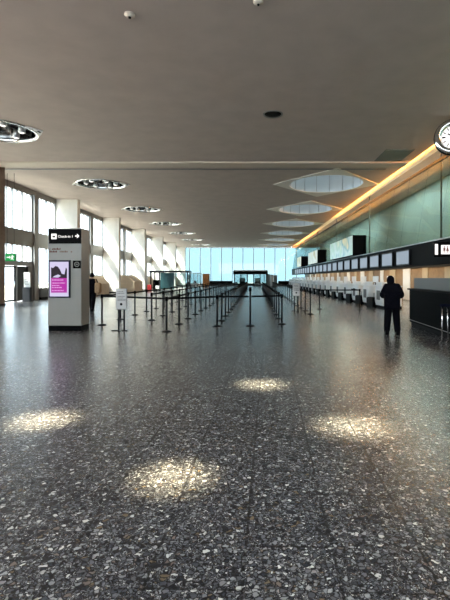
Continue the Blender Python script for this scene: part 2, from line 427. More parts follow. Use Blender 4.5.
# ------------------------------------------------------------------ ceiling fittings
def disc_light():
    t = thing('ceiling_lamp', '', 'ceiling light')
    bm = B(); prof = [(1.47, .10), (1.47, -.005), (1.50, -.05), (1.60, -.05), (1.64, -.001), (1.50, .0)]
    lathe(bm, prof, 40, cap=False); obj('rim', bm, M['chrome'], t)
    bm = B(); lathe(bm, [(1.49, .0), (1.46, .35), (1.30, .62), (.9, .82), (.4, .9), (.001, .92)], 40, cap=False); obj('reflector_bowl', bm, M['bowl'], t)
    for k in range(7):                         # curved mirror blades across the bowl
        a = 2 * PI * k / 7 + .3
        bm = B(); pts = []
        for s in range(7):
            u = s / 6; r = .25 + 1.12 * u
            pts.append((r * math.cos(a + .5 * u), r * math.sin(a + .5 * u)))
        lo = [bm.verts.new((x, y, .03 + .22 * (1 - i / 6))) for i, (x, y) in enumerate(pts)]
        hi = [bm.verts.new((x * 1.02, y * 1.02, .42 + .25 * (1 - i / 6))) for i, (x, y) in enumerate(pts)]
        for i in range(6):
            bm.faces.new((lo[i], lo[i + 1], hi[i + 1], hi[i])).smooth = True
        o = obj('mirror_blade', bm, M['chrome'] if k % 2 else M['darkmetal'], t)
        sd = o.modifiers.new('thick', 'SOLIDIFY'); sd.thickness = .03
    for k in range(6):
        a = 2 * PI * k / 6 + .2
        bm = B(); lathe(bm, [(.06, .55), (.13, .30), (.15, -.02), (.12, -.035), (.001, -.035)], 14)
        h = obj('lamp_head', bm, M['alu'], t, loc=(.95 * math.cos(a), .95 * math.sin(a), 0))
        bm = B(); lathe(bm, [(.105, -.036), (.105, -.05), (.001, -.05)], 14); obj('bulb_face', bm, M['lampwhite'], h)
    for s in (-1, 1):
        bm = B(); extrude_poly(bm, [(s * 1.5, -.62), (s * 1.72, -.34), (s * 1.95, 0), (s * 1.72, .34), (s * 1.5, .62), (s * 1.63, .3), (s * 1.66, 0), (s * 1.63, -.3)], 'z', -.06, -.002)
        w_ = obj('end_plate', bm, M['white'], t)
        bm = B(); box(bm, *sorted((s * 1.72, s * 1.84)), -.13, .13, -.066, -.0605); obj('slot', bm, M['ink'], w_)
    return t
proto = disc_light()
where = ['nearest of the round mirrored ceiling lights, cut by the left edge', 'round mirrored ceiling light above the white kiosk, just past the ceiling beam',
         'third round mirrored ceiling light from the front along the window side', 'fourth round mirrored ceiling light from the front along the window side',
         'fifth round mirrored ceiling light along the window side, small in the distance', 'sixth round mirrored ceiling light along the window side, next to last',
         'farthest round mirrored ceiling light, close to the far glass wall']
for i, d in enumerate(ROWS):
    o = proto if i == 0 else copy_tree(proto)
    o.location = (-10.5 if i == 0 else DX, d, H); o.scale = (.94, .94, .94); o['label'] = where[i]; o['category'] = 'ceiling light'; o['group'] = 'round mirrored ceiling lights'

def skylight():
    t = thing('skylight', '', 'skylight')
    # four cream corner plates between the diamond and the round opening
    for sx, sy in ((1, 1), (-1, 1), (-1, -1), (1, -1)):
        bm = B(); n = 12
        arc = [(sx * SRX * math.cos(PI / 2 * i / n), sy * SRY * math.sin(PI / 2 * i / n)) for i in range(n + 1)]
        extrude_poly(bm, [(sx * (SHD + .12), 0), (0, sy * (SVD + .12))] + list(reversed(arc)), 'z', -.035, -.002)
        obj('corner_plate', bm, M['cream'], t)
    def oval(bm):
        for v in bm.verts: v.co.x *= SRX; v.co.y *= SRY
        return bm
    bm = B(); n = 48
    lathe(bm, [(1.03, 0), (1.03, 1.75)], n, cap=False); lathe(bm, [(1, 0), (1, 1.75)], n, cap=False)
    obj('well', oval(bm), M['drum'], t)
    for i in range(16):
        a = 2 * PI * i / 16 + .1
        bm = B(); tube(bm, [(.993 * SRX * math.cos(a), .993 * SRY * math.sin(a), z) for z in (.02, 1.74)], .022, 6)
        obj('rib', bm, M['alu'], t)
    bm = B(); lathe(bm, [(1.03, 1.75), (1.03, 1.79), (.001, 1.95)], n); obj('roof_glass', oval(bm), M['frost'], t)
    return t
proto = skylight()
where = ['nearest and largest diamond-framed round skylight beside the amber cove', 'second diamond-framed round skylight from the front', 'third diamond-framed round skylight from the front',
         'fourth diamond-framed round skylight from the front', 'fifth diamond-framed round skylight, thin in the distance', 'farthest diamond-framed round skylight, next to the far glass wall']
for i, d in enumerate(ROWS[1:]):
    o = proto if i == 0 else copy_tree(proto)
    o.location = (R(SX, d), d, H); o['label'] = where[i]; o['category'] = 'skylight'; o['group'] = 'diamond-framed round skylights'

t = thing('downlight', 'single dark oval recessed downlight in the middle of the plain ceiling', 'ceiling light', (.62, 16.1, H))
bm = B(); lathe(bm, [(.30, -.001), (.36, -.03), (.37, -.001)], 28, cap=False); obj('trim_ring', bm, M['offwhite'], t)
bm = B(); lathe(bm, [(.31, -.004), (.2, -.012), (.001, -.014)], 28); obj('dark_lens', bm, M['black'], t)
t = thing('smoke_detector', 'small white smoke detector high on the ceiling near the top left', 'smoke detector', (-2.87, 10.0, H))
bm = B(); lathe(bm, [(.12, -.001), (.12, -.03), (.09, -.05), (.08, -.07), (.001, -.075)], 24); obj('housing', bm, M['beam'], t)
bm = B(); lathe(bm, [(.035, -.073), (.03, -.10), (.001, -.105)], 12); obj('sensor', bm, M['ink'], t)
t = thing('smoke_detector', 'small pale detector at the very top edge, centre of the ceiling', 'smoke detector', (.05, 9.55, H))
bm = B(); lathe(bm, [(.11, -.001), (.11, -.03), (.07, -.06), (.001, -.065)], 24); obj('housing', bm, M['beam'], t)
bm = B(); lathe(bm, [(.03, -.063), (.02, -.09), (.001, -.092)], 12); obj('sensor', bm, M['ink'], t)

# wall clock hung under the ceiling near the cove
def clock():
    t = thing('clock', 'large round white clock with a chrome drum case under the ceiling', 'clock', (7.34, 16.4, 6.755), math.radians(-26)); t.scale = (1.27, 1.27, 1.27)
    fx = Matrix.Rotation(PI / 2, 4, 'X')
    def lz(prof, n=40):
        bm = B(); lathe(bm, prof, n); bmesh.ops.transform(bm, matrix=fx, verts=bm.verts); return bm      # axis turned from z to -y
    obj('case', lz([(.001, -.22), (.40, -.22), (.50, -.14), (.51, .0), (.50, .08), (.46, .11), (.40, .12), (.33, .09), (.315, .03), (.001, .03)]), M['chrome'], t)
    obj('dark_band', lz([(.512, -.10), (.525, -.09), (.525, .03), (.512, .04)]), M['black'], t)
    obj('dial', lz([(.31, .032), (.31, .05), (.001, .05)]), M['signwhite'], t)
    bm = B()
    for k in range(12):
        a = PI / 6 * k; L_, w_ = (.10, .022) if k % 3 == 0 else (.075, .014)
        q = Matrix.Rotation(a, 3, 'Y')
        box(bm, -w_, w_, -.056, -.0505, .295 - L_, .295, f=lambda c: q @ c)
    obj('hour_marks', bm, M['ink'], t)
    for nm, L_, w_, a, yy in (('hour_hand', .17, .018, 305, -.066), ('minute_hand', .26, .013, 48, -.074)):
        bm = B(); q = Matrix.Rotation(math.radians(a), 3, 'Y')
        box(bm, -w_, w_, yy, yy + .006, -.06, L_, f=lambda c: q @ c); obj(nm, bm, M['ink'], t)
    bm = B(); tube(bm, [(0, 0.05, .50), (0, .05, .585)], .03, 10); obj('hanger', bm, M['darkmetal'], t)
    return t
clock()

# ------------------------------------------------------------------ kiosk
def kiosk():
    x0, x1, y0, y1 = -5.89, -4.94, 12.45, 13.05
    t = thing('information_kiosk', 'tall off-white kiosk with a black header and a magenta advert screen', 'kiosk', (x0, y0, 0))
    W, D = x1 - x0, y1 - y0
    bx('plinth', (.01, W - .01, .02, D - .01, 0, .15), M['black'], t)
    bx('cabinet', (0, W, 0, D, .15, 2.91), M['offwhite'], t, bevel=.012)
    px = 12.45 / 440
    def Z(y): return 1.5 + (278 - y) * px
    def U(x): return (x - 256) * px - x0
    hd = bx('header_sign', (U(49.2), U(81.3), -.025, -.001, Z(243.6), Z(229.2)), M['black'], t)
    pic = bx('pictogram', (U(51.8), U(57), -.03, -.0255, Z(239.2), Z(233.8)), M['signwhite'], hd)
    bm = B(); extrude_poly(bm, [(U(52.9), Z(237.6)), (U(55.9), Z(237.6)), (U(55.9), Z(236.9)), (U(54.6), Z(235.2)), (U(53.6), Z(236.4)), (U(52.9), Z(236.2))], 'y', -.036, -.031)
    obj('pictogram_figure', bm, M['ink'], hd)
    text('Check-in 1', .098, M['signwhite'], 'lettering', hd, (U(58.3), -.027, Z(236.6)), (PI / 2, 0, 0))
    bm = B(); ya = Z(236.1)
    extrude_poly(bm, [(U(75.6), ya - .016), (U(78), ya - .016), (U(77.1), ya - .055), (U(78.0), ya - .055), (U(79.6), ya), (U(78.0), ya + .055), (U(77.1), ya + .055), (U(78), ya + .016), (U(75.6), ya + .016)], 'y', -.032, -.0255)
    obj('arrow', bm, M['signwhite'], hd)
    bm = B()                                                # two printed lines too small to read
    rnd = random.Random(3)
    for row, (zc, xa, xb) in enumerate(((Z(249), 49.6, 60), (Z(251.7), 49.6, 71))):
        x = U(xa)
        while x < U(xb):
            w_ = rnd.choice((.03, .04, .05)); 
            if rnd.random() < .8: box(bm, x, x + w_ - .012, -.004, -.0005, zc - .022, zc + rnd.choice((.012, .022, .03)), 0 if (row == 0 or x < U(59)) else 1)
            x += w_
    obj('printed_lines', bm, [M['redink'], mat('brown_ink', (.14, .08, .05), .6)], t)
    sc = bx('advert_screen', (U(49.3), U(70.6), -.05, -.001, Z(297.6), Z(260.2)), mat('screen_bezel', (.012, .014, .03), .5, spec=.1), t)
    bx('display', (U(50.6), U(69.3), -.054, -.0505, Z(296.4), Z(261.8)), M['scrwhite'], sc)
    bx('magenta_block', (U(52), U(67.8), -.058, -.0545, Z(292.6), Z(278)), M['magenta'], sc)
    bm = B(); a, b_, c_, d_ = U(52), U(67.8), Z(278), Z(264.5)
    extrude_poly(bm, [(a, c_), (b_, c_), (b_, c_ + .25), (b_ - .03, c_ + .30), (b_ - .07, c_ + .10), (a + .30, c_ + .12), (a + .25, c_ + .24), (a + .19, c_ + .32), (a + .12, c_ + .34), (a + .06, c_ + .28), (a, c_ + .3)], 'y', -.059, -.0545)
    obj('dark_picture', bm, M['scrdark'], sc)
    bm = B(); extrude_poly(bm, [(a + .04, c_ + .02), (a + .2, c_ + .01), (a + .28, c_ + .06), (a + .2, c_ + .10), (a + .1, c_ + .06)], 'y', -.0625, -.0595); obj('bright_shape', bm, M['scrwhite'], sc)
    bm = B()
    for zc, xb in ((Z(280), 64), (Z(283), 66), (Z(285.5), 60), (Z(287.5), 62), (Z(290.5), 65)):
        x = U(53)
        while x < U(xb):
            w_ = rnd.choice((.025, .035, .045)); box(bm, x, x + w_ - .012, -.0615, -.0585, zc - .012, zc + .012); x += w_
    obj('advert_lines', bm, emis('screen_pink', (.9, .5, .85), .3), sc)
    pl = bx('pictogram_plate', (U(73), U(81), -.012, -.0005, Z(268.4), Z(260.6)), M['black'], t)
    bm = B(); cx, cz = (U(73) + U(81)) / 2, Z(264.3)
    for k in range(12):
        a = 2 * PI * k / 12; b_ = 2 * PI * (k + 1) / 12
        extrude_poly(bm, [(cx + r * math.cos(q), cz + r * math.sin(q)) for r, q in ((.055, a), (.072, a), (.072, b_), (.055, b_))], 'y', -.017, -.0125)
    box(bm, cx - .03, cx + .03, -.017, -.0125, cz - .012, cz + .012); obj('symbol', bm, mat('grey_ink', (.22, .22, .2), .6), pl)
    bm = B()
    for zc, xb in ((Z(275), 75.5), (Z(277.4), 79), (Z(279.6), 78)):
        x = U(73.2)
        while x < U(xb):
            w_ = rnd.choice((.025, .035)); box(bm, x, x + w_ - .01, -.004, -.0005, zc - .012, zc + .014); x += w_
    obj('small_print', bm, mat('grey_print', (.28, .26, .23), .6), t)
kiosk()

# ------------------------------------------------------------------ sign stands, exit sign, poster stand
def sign_stand(x, d, w, z0, z1, label, legs=2, foot=.45):
    t = thing('sign_stand', label, 'sign stand', (x, d, 0))
    pn = bx('sign_panel', (-w / 2, w / 2, -.03, -.012, z0, z1), M['paper'], t, bevel=.004)
    bx('frame_edge', (-w / 2 - .012, w / 2 + .012, -.011, .006, z0 - .02, z1 + .012), M['greymetal'], t)
    bm = B(); rnd = random.Random(5); h = z1 - z0
    for zc in (.86, .78, .62, .55, .48, .42):
        xx = -w * .36
        while xx < w * rnd.choice((.2, .36)):
            l_ = w * rnd.choice((.09, .14)); box(bm, xx, xx + l_ * .75, -.034, -.0305, z0 + h * zc - .008, z0 + h * zc + .010); xx += l_
    obj('printed_lines', bm, M['greypanel'], pn)
    bm = B(); extrude_poly(bm, [(w * .13 * math.cos(PI / 5 * k), z0 + h * .24 + w * .13 * math.sin(PI / 5 * k)) for k in range(10)], 'y', -.034, -.0305); obj('printed_symbol', bm, M['ink'], pn)
    for k in range(legs):
        xx = 0 if legs == 1 else (-1 if k == 0 else 1) * w * .27
        bm = B(); box(bm, xx - .022, xx + .022, -.011, .011, .02, z0 - .02); obj('leg', bm, M['darkmetal'], t)
    bm = B(); box(bm, -foot * .62, foot * .38, -.03, .03, .0, .022); box(bm, -.03, .03, -.2, .2, 0, .02); obj('foot', bm, M['darkmetal'], t, bevel=.005)
sign_stand(-3.82, 12.5, .29, .62, 1.19, 'white notice on a two-legged dark stand just right of the kiosk')
sign_stand(1.83, 20.0, .30, .70, 1.24, 'pale notice on a thin stand right of the centre aisle', 2, .35)

t = thing('exit_sign', 'green lit exit sign hanging by the entrance doors at the left edge', 'exit sign', (-14.05, 25.2, 2.46))
bx('sign_case', (-.30, .30, -.04, .04, 0, .44), M['darkmetal'], t, bevel=.01)
fc = bx('green_face', (-.285, .285, -.048, -.0405, .015, .425), M['exitgreen'], t)
bm = B()
extrude_poly(bm, [(-.20, .20), (-.05, .20), (-.05, .13), (.03, .225), (-.05, .32), (-.05, .25), (-.20, .25)], 'y', -.055, -.0485)
for pts in ([(.09, .30), (.14, .30), (.14, .36), (.09, .36)], [(.08, .17), (.15, .17), (.16, .29), (.07, .29)], [(.15, .25), (.22, .22), (.23, .25), (.16, .29)], [(.07, .17), (.11, .17), (.06, .08), (.03, .09)], [(.11, .17), (.15, .17), (.19, .07), (.16, .06)]):
    extrude_poly(bm, pts, 'y', -.055, -.0485)
obj('arrow_and_figure', bm, M['signwhite'], fc)
bm = B()
for x in (-.2, .2): tube(bm, [(x, 0, .44), (x, 0, H - 2.46 - .001)], .012, 6)
obj('hanger', bm, M['darkmetal'], t)

t = thing('poster_stand', 'white poster panel on a dark pedestal beside the entrance doors', 'poster stand', (-14.35, 27.6, 0))
bx('pedestal', (-.22, .22, -.14, .14, 0, .92), M['darkmetal'], t, bevel=.01)
pn = bx('poster', (-.20, .20, -.03, .03, .92, 1.86), M['paper'], t, bevel=.008)
bm = B()
for k in range(5): box(bm, -.14, .12 - .03 * (k % 3), -.034, -.0305, 1.10 + .14 * k, 1.14 + .14 * k)
obj('printed_lines', bm, M['greypanel'], pn)
t = thing('radiator', 'low dark grey radiator under the window right of the entrance', 'radiator', (XW + .14, 30.6, 0))
bx('casing', (-.12, .12, 0, 2.7, .0, .16), M['black'], t)
bm = B(); box(bm, -.10, .09, 0, 2.7, .161, .80)
for k in range(27): box(bm, .0905, .115, .04 + .1 * k, .09 + .1 * k, .2, .78)
obj('grille', bm, M['greypanel'], t)

# ------------------------------------------------------------------ queue barriers
def post(name='stanchion', h=.98, belt=None):
    t = thing(name, '', 'barrier post')
    bm = B(); lathe(bm, [(.14, 0), (.14, .010), (.12, .022), (.04, .045), (.001, .045)], 18); obj('base', bm, M['darkmetal'], t)
    bm = B(); lathe(bm, [(.032, .046), (.032, h - .13)], 10); obj('pole', bm, M['darkmetal'], t)
    bm = B(); lathe(bm, [(.045, h - .129), (.045, h - .01), (.036, h), (.001, h)], 10); obj('belt_head', bm, M['black'], t)
    return t
def belt_mesh(dx, dy, h=.98):
    bm = B(); L_ = math.hypot(dx, dy); a = math.atan2(dy, dx)
    s = .046; q = Matrix.Rotation(a, 3, 'Z')
    box(bm, s, L_ - s, -.004, .004, h - .085, h - .03, f=lambda c: q @ c)
    return bm
base_post = post()
STEP = 1.9
used = [False]
belt_row = None
def put(x, d, label, group, belt=None, row=False):
    global belt_row
    if used[0]: o = copy_tree(base_post)
    else: o = base_post; used[0] = True
    o.location = (x, d, 0); o['label'] = label; o['category'] = 'barrier post'; o['group'] = group
    if row:
        if belt_row is None: belt_row = obj('belt', belt_mesh(0, STEP), M['belt'], o)
        else:
            b_ = belt_row.copy(); C.objects.link(b_); b_.parent = o
    elif belt is not None: obj('belt', belt_mesh(belt[0] - x, belt[1] - d), M['belt'], o)
    return o
# the first post copied must stay without a belt, so it is the one at the end of the front line
G = 'queue barrier posts'
front = [(-4.9, 14.0), (-2.5, 12.3), (-1.2, 13.6), (.84, 14.3)]
put(.84, 14.3, 'barrier post at the right end of the front belt line', G)
put(-4.9, 14.0, 'barrier post at the left end of the front belt line, between kiosk and notice stand', G, front[1])
put(-2.5, 12.3, 'frontmost barrier post of all, where the front belt bends', G, front[2])
put(-1.2, 13.6, 'front barrier post on the left side of the centre aisle', G, (-.18, 13.75))
rows = [(-4.9, 14.0, 'row nearest the windows', 24), (-3.7, 15.6, 'second row from the windows', 23), (-2.5, 14.3, 'third row from the windows', 24),
        (-1.2, 15.4, 'row left of the aisle', 25), (.84, 16.2, 'row right of the aisle', 24), (2.25, 18.2, 'row nearest the desks', 23)]
for ri, (x, d0, nm, n) in enumerate(rows):
    for k in range(n):
        d = d0 + STEP * (k + (1 if ri == 0 else 0))
        o = put(x, d, 'barrier post, %s behind the front belt line, in %s' % (ORD[k], nm), G, row=(k < n - 1))
# tie belts from the front posts into their rows
for (x, d, tx, td) in ((-4.9, 14.0, -4.9, 15.9), (-2.5, 12.3, -2.5, 14.3), (-1.2, 13.6, -1.2, 15.4), (.84, 14.3, .84, 16.2)):
    for o in C.objects:
        if o.get('category') == 'barrier post' and abs(o.location.x - x) < 1e-4 and abs(o.location.y - d) < 1e-4:
            obj('belt', belt_mesh(tx - x, td - d), M['belt'], o)
put(3.06, 21.2, 'lone barrier post standing left before the white check-in desks', G, (4.95, 21.0))
put(4.95, 21.0, 'lone barrier post near the white desks, behind the standing person', G)
# taller post in the middle of the aisle
t = post('barrier_post', 1.22); t.location = (-.18, 13.75, 0); t['label'] = 'tall thin barrier post in the middle of the centre aisle'; t['group'] = G
obj('belt', belt_mesh(1.02, .55, .98), M['belt'], t)

# chrome stand by the black desk
t = thing('chrome_stand', 'chrome two-legged stand beside the black desk at the right edge', 'stand', (4.36, 10.15, 0))
for s in (-1, 1):
    bm = B(); tube(bm, [(s * .075, 0, .03), (s * .065, 0, .5), (s * .06, 0, .84)], .017, 10); lg = obj('leg', bm, M['chrome'], t)
    bm = B(); tube(bm, [(s * .075 - .09, -.1, .018), (s * .075, 0, .045), (s * .075 + .07, .1, .018)], .018, 8); obj('foot', bm, M['chrome'], lg)
bx('crossbar', (-.055, .055, -.015, .015, .68, .72), M['chrome'], t)
bx('top_pad', (-.12, .12, -.05, .05, .84, .90), M['navy'], t, bevel=.02)

# ------------------------------------------------------------------ counters on the right
DP = 2.5
def desk_parts(t):
    bx('plinth', (.10, .95, 0, 1.25, 0, .14), M['black'], t)
    bm = B()                                     # curved white front
    pr = [(.95, .14), (.06, .14), (.02, .30), (.0, .62), (.03, .95), (.10, 1.08), (.95, 1.08)]
    a = [bm.verts.new((x, 0, z)) for x, z in pr]; b_ = [bm.verts.new((x, 1.25, z)) for x, z in pr]
    bm.faces.new(a); bm.faces.new(b_)
    for i in range(len(pr)): bm.faces.new((a[i], a[(i + 1) % len(pr)], b_[(i + 1) % len(pr)], b_[i]))
    obj('body', bm, M['white'], t, bevel=.01)
    bx('worktop', (-.06, .98, -.02, 1.27, 1.081, 1.12), M['white'], t, bevel=.008)
    bx('inset_panel', (-.012, .0, .35, .9, .42, .88), M['greypanel'], t)
    bx('transaction_shelf', (.02, .30, .15, 1.1, 1.121, 1.30), M['white'], t, bevel=.02)
def desk():
    t = thing('check_in_desk', '', 'check-in desk'); desk_parts(t); return t
def conveyor():
    t = thing('baggage_scale', '', 'baggage conveyor')
    bx('scale_bed', (-.12, 1.0, .03, 1.19, .0, .46), M['black'], t, bevel=.01)
    bx('belt', (-.10, 1.0, .10, 1.12, .461, .49), M['blackmatte'], t)
    bx('back_panel', (1.001, 1.08, .0, 1.22, .0, 1.18), M['white'], t, bevel=.01)
    for y in (.0, 1.191): bx('side_guard', (.25, 1.0, y, y + .028, .0, .70), M['alu'], t)
    return t
def monitor():
    t = thing('monitor', '', 'monitor')
    bx('stand', (-.06, .06, -.12, .12, 0, .012), M['darkmetal'], t); bx('neck', (-.012, .012, -.03, .03, .013, .18), M['darkmetal'], t)
    bx('screen_housing', (-.03, .02, -.27, .27, .14, .48), M['white'], t, bevel=.01)
    bx('display', (.0205, .024, -.25, .25, .17, .46), M['scr'], t)
    return t
pd, pc, pm = desk(), conveyor(), monitor()
XC = 6.1
D0 = 21.2
ND = 20
for i in range(ND):
    d = D0 + DP * i; x = R(XC, d)
    o = pd if i == 0 else copy_tree(pd); o.location = (x, d, 0); o.rotation_euler.z = RZ
    o['label'] = 'white check-in desk, %s from the front of the long counter line' % ORD[i]; o['category'] = 'check-in desk'; o['group'] = 'white check-in desks'
    o = pm if i == 0 else copy_tree(pm); o.location = (x + .62, d + .75, 1.121); o.rotation_euler.z = RZ + .25
    o['label'] = 'white-backed monitor standing on the %s check-in desk from the front' % ORD[i]; o['category'] = 'monitor'; o['group'] = 'monitors on the check-in desks'
    o = pc if i == 0 else copy_tree(pc); o.location = (x, d + 1.27, 0); o.rotation_euler.z = RZ
    o['label'] = 'black baggage scale just beyond the %s white check-in desk' % ORD[i]; o['category'] = 'baggage conveyor'; o['group'] = 'baggage scales between the check-in desks'

# screens along the black fascia
t = thing('overhead_screen', '', 'screen')
bx('housing', (-.09, .0, 0, 1.95, -.40, .40), M['darkmetal'], t, bevel=.01); bx('display', (-.098, -.0905, .06, 1.89, -.34, .34), M['scr'], t)
for i in range(21):
    d = 22.6 + 2.64 * i
    o = t if i == 0 else copy_tree(t)
    o.location = (R(7.995, d), d, 2.58); o.rotation_euler.z = RZ
    o['label'] = 'pale blue overhead screen, %s from the restroom sign along the black fascia' % ORD[i]; o['category'] = 'screen'; o['group'] = 'overhead check-in screens'

# restroom sign on the fascia
t = thing('restroom_sign', 'white lit restroom sign with two figures on the black fascia', 'sign', (7.70, 17.9, 2.66))
bx('sign_case', (-.46, .31, .0, .12, -.30, .30), M['black'], t)
a = bx('figure_panel', (-.17, .30, -.012, -.0005, -.19, .18), M['signwhite'], t)
bm = B()
for cx, skirt in ((-.045, False), (.085, True)):
    extrude_poly(bm, [(cx + .028 * math.cos(PI / 5 * k), .105 + .028 * math.sin(PI / 5 * k)) for k in range(10)], 'y', -.02, -.0125)
    if skirt: extrude_poly(bm, [(cx - .025, .07), (cx + .025, .07), (cx + .055, -.06), (cx - .055, -.06)], 'y', -.02, -.0125)
    else: extrude_poly(bm, [(cx - .042, .07), (cx + .042, .07), (cx + .042, -.05), (cx - .042, -.05)], 'y', -.02, -.0125)
    for s in (-1, 1): extrude_poly(bm, [(cx + s * .010, -.05), (cx + s * .032, -.05), (cx + s * .030, -.14), (cx + s * .012, -.14)], 'y', -.021, -.0127)
obj('figures', bm, mat('sign_dark_red', (.16, .03, .025), .5), a)
bx('side_panel', (-.42, -.30, -.012, -.0005, -.21, .22), M['signwhite'], t)

# billboards above the fascia
for (da, db, m, lab) in ((33.5, 42.5, 'poster_green', 'pale green and blue billboard box above the overhead screens, the nearest'),
                         (50.5, 58.0, 'poster_beige', 'beige billboard box above the overhead screens, second from the front'),
                         (66.0, 71.0, 'poster_yellow', 'small yellowish billboard box above the screens, farthest away')):
    t = thing('billboard', lab, 'billboard', (R(7.6, da), da, 3.22), RZ)
    L_ = db - da
    bx('box_body', (.0, 1.05, .0, L_, 0, 1.55), M['black'], t)
    bx('poster', (-.03, -.001, .02, L_ - .02, .04, 1.52), M[m], t)

# black service desk in the right foreground
t = thing('service_desk', 'long black service desk with a grey top screen at the right edge', 'desk', (4.95, 14.2, 0), 0)
bm = B(); q = lambda c: Vector((c.x + (c.y) * .07, c.y, c.z))
box(bm, 0, 1.5, -6.5, 0, .10, 1.12, f=q); obj('body', bm, M['blackmatte'], t, bevel=.01)
bm = B(); box(bm, .05, 1.45, -6.45, -.05, 0, .099, f=q); obj('plinth', bm, M['black'], t)
bm = B(); box(bm, -.06, 1.54, -6.5, .04, 1.121, 1.17, f=q); obj('worktop', bm, M['black'], t, bevel=.008)
bm = B(); box(bm, .12, .17, -6.3, -.1, 1.171, 1.50, f=q); box(bm, .17, 1.4, -.16, -.11, 1.171, 1.50, f=q); obj('privacy_screen', bm, M['greypanel'], t)
bm = B(); box(bm, -.012, -.0005, -6.4, -.05, .16, .175, f=q); obj('edge_trim', bm, M['greymetal'], t)

# ------------------------------------------------------------------ things along the windows and at the far end
def wedge(x, d, w, dp, h, lab):
    bm = B(); extrude_poly(bm, [(0, 0), (dp, 0), (dp, h * .62), (dp * .55, h), (0, h)], 'x', 0, w)
    for v in bm.verts: v.co = Vector((v.co.y, v.co.x, v.co.z))
    t = thing('display_block', lab, 'display block', (x, d, 0))
    o = obj('block', bm, M['beige'], t, bevel=.02); bx('plinth', (.03, dp - .03, .03, w - .03, -.0, .05), M['skirt'], t)
    o.location.z = .051
wedge(-14.4, 44.9, 3.2, 2.0, 1.75, 'beige wedge-shaped block by the window behind the first clear white pier')
wedge(-14.6, 36.2, 4.0, 1.2, 1.5, 'beige block by the window between kiosk and notice stand')
t = thing('suitcase', 'red upright suitcase near the teal booth by the windows', 'suitcase', (-12.1, 50.0, 0))
bx('shell', (-.24, .24, -.15, .15, .06, .74), M['red'], t, bevel=.05)
bm = B(); tube(bm, [(-.12, .1, .72), (-.12, .1, 1.0), (.12, .1, 1.0), (.12, .1, .72)], .014); obj('handle', bm, M['darkmetal'], t)
for sx in (-.18, .18):
    for sy in (-.1, .1):
        bm = B(); lathe(bm, [(.03, 0), (.035, .02), (.03, .058), (.001, .058)], 10); obj('wheel', bm, M['black'], t, loc=(sx, sy, 0))
# booth: dark frame, teal panel, glass
d = 55.0; px = d / 440
t = thing('booth', 'dark-framed booth with a teal panel near the far windows', 'booth', ((150 - 256) * px, d, 0))
for nm, xx in (('post', 0.0), ('post', 1.1), ('post', 4.6)):
    bx(nm, (xx, xx + .14, 0, .14, 0, 2.2), M['darkmetal'], t); bx(nm, (xx, xx + .14, 2.2, 2.34, 0, 2.2), M['darkmetal'], t)
bx('roof_beam', (-.1, 4.85, -.05, 2.4, 2.201, 2.42), M['darkmetal'], t)
bx('teal_panel', (1.3, 3.0, .02, .10, .05, 2.15), M['teal'], t)
bx('glass_panel', (3.05, 4.55, .05, .07, .3, 2.1), M['glassB'], t)
bx('counter', (.25, 1.05, .5, 1.3, 0, 1.25), M['black'], t)
t = thing('trolley', 'low dark trolley with a white box beside the red suitcase', 'trolley', (-11.3, 50.4, 0))
bx('deck', (-.35, .35, -.3, .3, .14, .2), M['darkmetal'], t); bx('carton', (-.15, .2, -.2, .2, .201, .62), M['white'], t)
bm = B(); tube(bm, [(-.33, -.25, .2), (-.33, -.25, .95), (-.33, .25, .95), (-.33, .25, .2)], .016); obj('handle', bm, M['darkmetal'], t)
for sx in (-.28, .28):
    for sy in (-.22, .22):
        bm = B(); lathe(bm, [(.05, 0), (.06, .05), (.05, .139), (.001, .139)], 10); obj('wheel', bm, M['black'], t, loc=(sx, sy, 0))
# cabinets by the far glass
d = 78.0; px = d / 440
t = thing('glass_cabinet', 'white glazed cabinet next to the orange cabinet at the far glass', 'cabinet', ((190 - 256) * px, d, 0))
bx('base', (0, 2.05, 0, .8, 0, .5), M['white'], t); bx('top', (0, 2.05, 0, .8, 2.3, 2.42), M['white'], t)
for xx in (0, .65, 1.3, 1.97): bx('upright', (xx, xx + .08, 0, .08, .5, 2.3), M['white'], t)
bx('glass_panel', (.08, 1.97, .03, .04, .5, 2.3), M['glassB'], t)
tag(bx('red_box', (-11.1, -10.6, 78.2, 78.6, .501, 1.0), M['red']), 'small red box inside the white glazed cabinet at the far end', 'box')
t = thing('cabinet', 'tall orange-brown wooden cabinet in front of the far glass', 'cabinet', ((202.5 - 256) * px, d, 0))
bx('carcass', (0, 1.18, .05, .9, 0, 2.25), M['orange'], t, bevel=.01)
for xx in (.02, .6): 
    dd = bx('door', (xx, xx + .56, .02, .049, .1, 2.2), M['orange'], t); bm = B(); tube(bm, [(xx + .28, .0, 1.0), (xx + .28, .0, 1.25)], .015); obj('handle', bm, M['darkmetal'], dd)
t = thing('potted_shrub', 'small green plant in a pot left of the glazed cabinet', 'plant', (-11.75, 77.0, 0))
bm = B(); lathe(bm, [(.22, 0), (.3, .9), (.26, .9), (.24, .8), (.001, .8)], 16); obj('pot', bm, M['greypanel'], t)
bm = B(); rnd = random.Random(9)
for k in range(120):
    a, b_ = rnd.uniform(0, 2 * PI), rnd.uniform(.1, 1.4); r = rnd.uniform(.15, .5)
    p = Vector((r * math.cos(a) * math.cos(b_), r * math.sin(a) * math.cos(b_), 1.0 + r * 2.6 * math.sin(b_)))
    u = Vector((rnd.uniform(-1, 1), rnd.uniform(-1, 1), rnd.uniform(-.3, 1))).normalized() * .16; w_ = u.cross(Vector((.3, .5, .8))).normalized() * .05
    vs = [bm.verts.new(p + q_) for q_ in (-u, w_, u, -w_)]; bm.faces.new(vs)
obj('foliage', bm, M['green'], t); bm = B(); tube(bm, [(0, 0, .8), (0, 0, 1.9)], .03); obj('stem', bm, M['orange'], t)
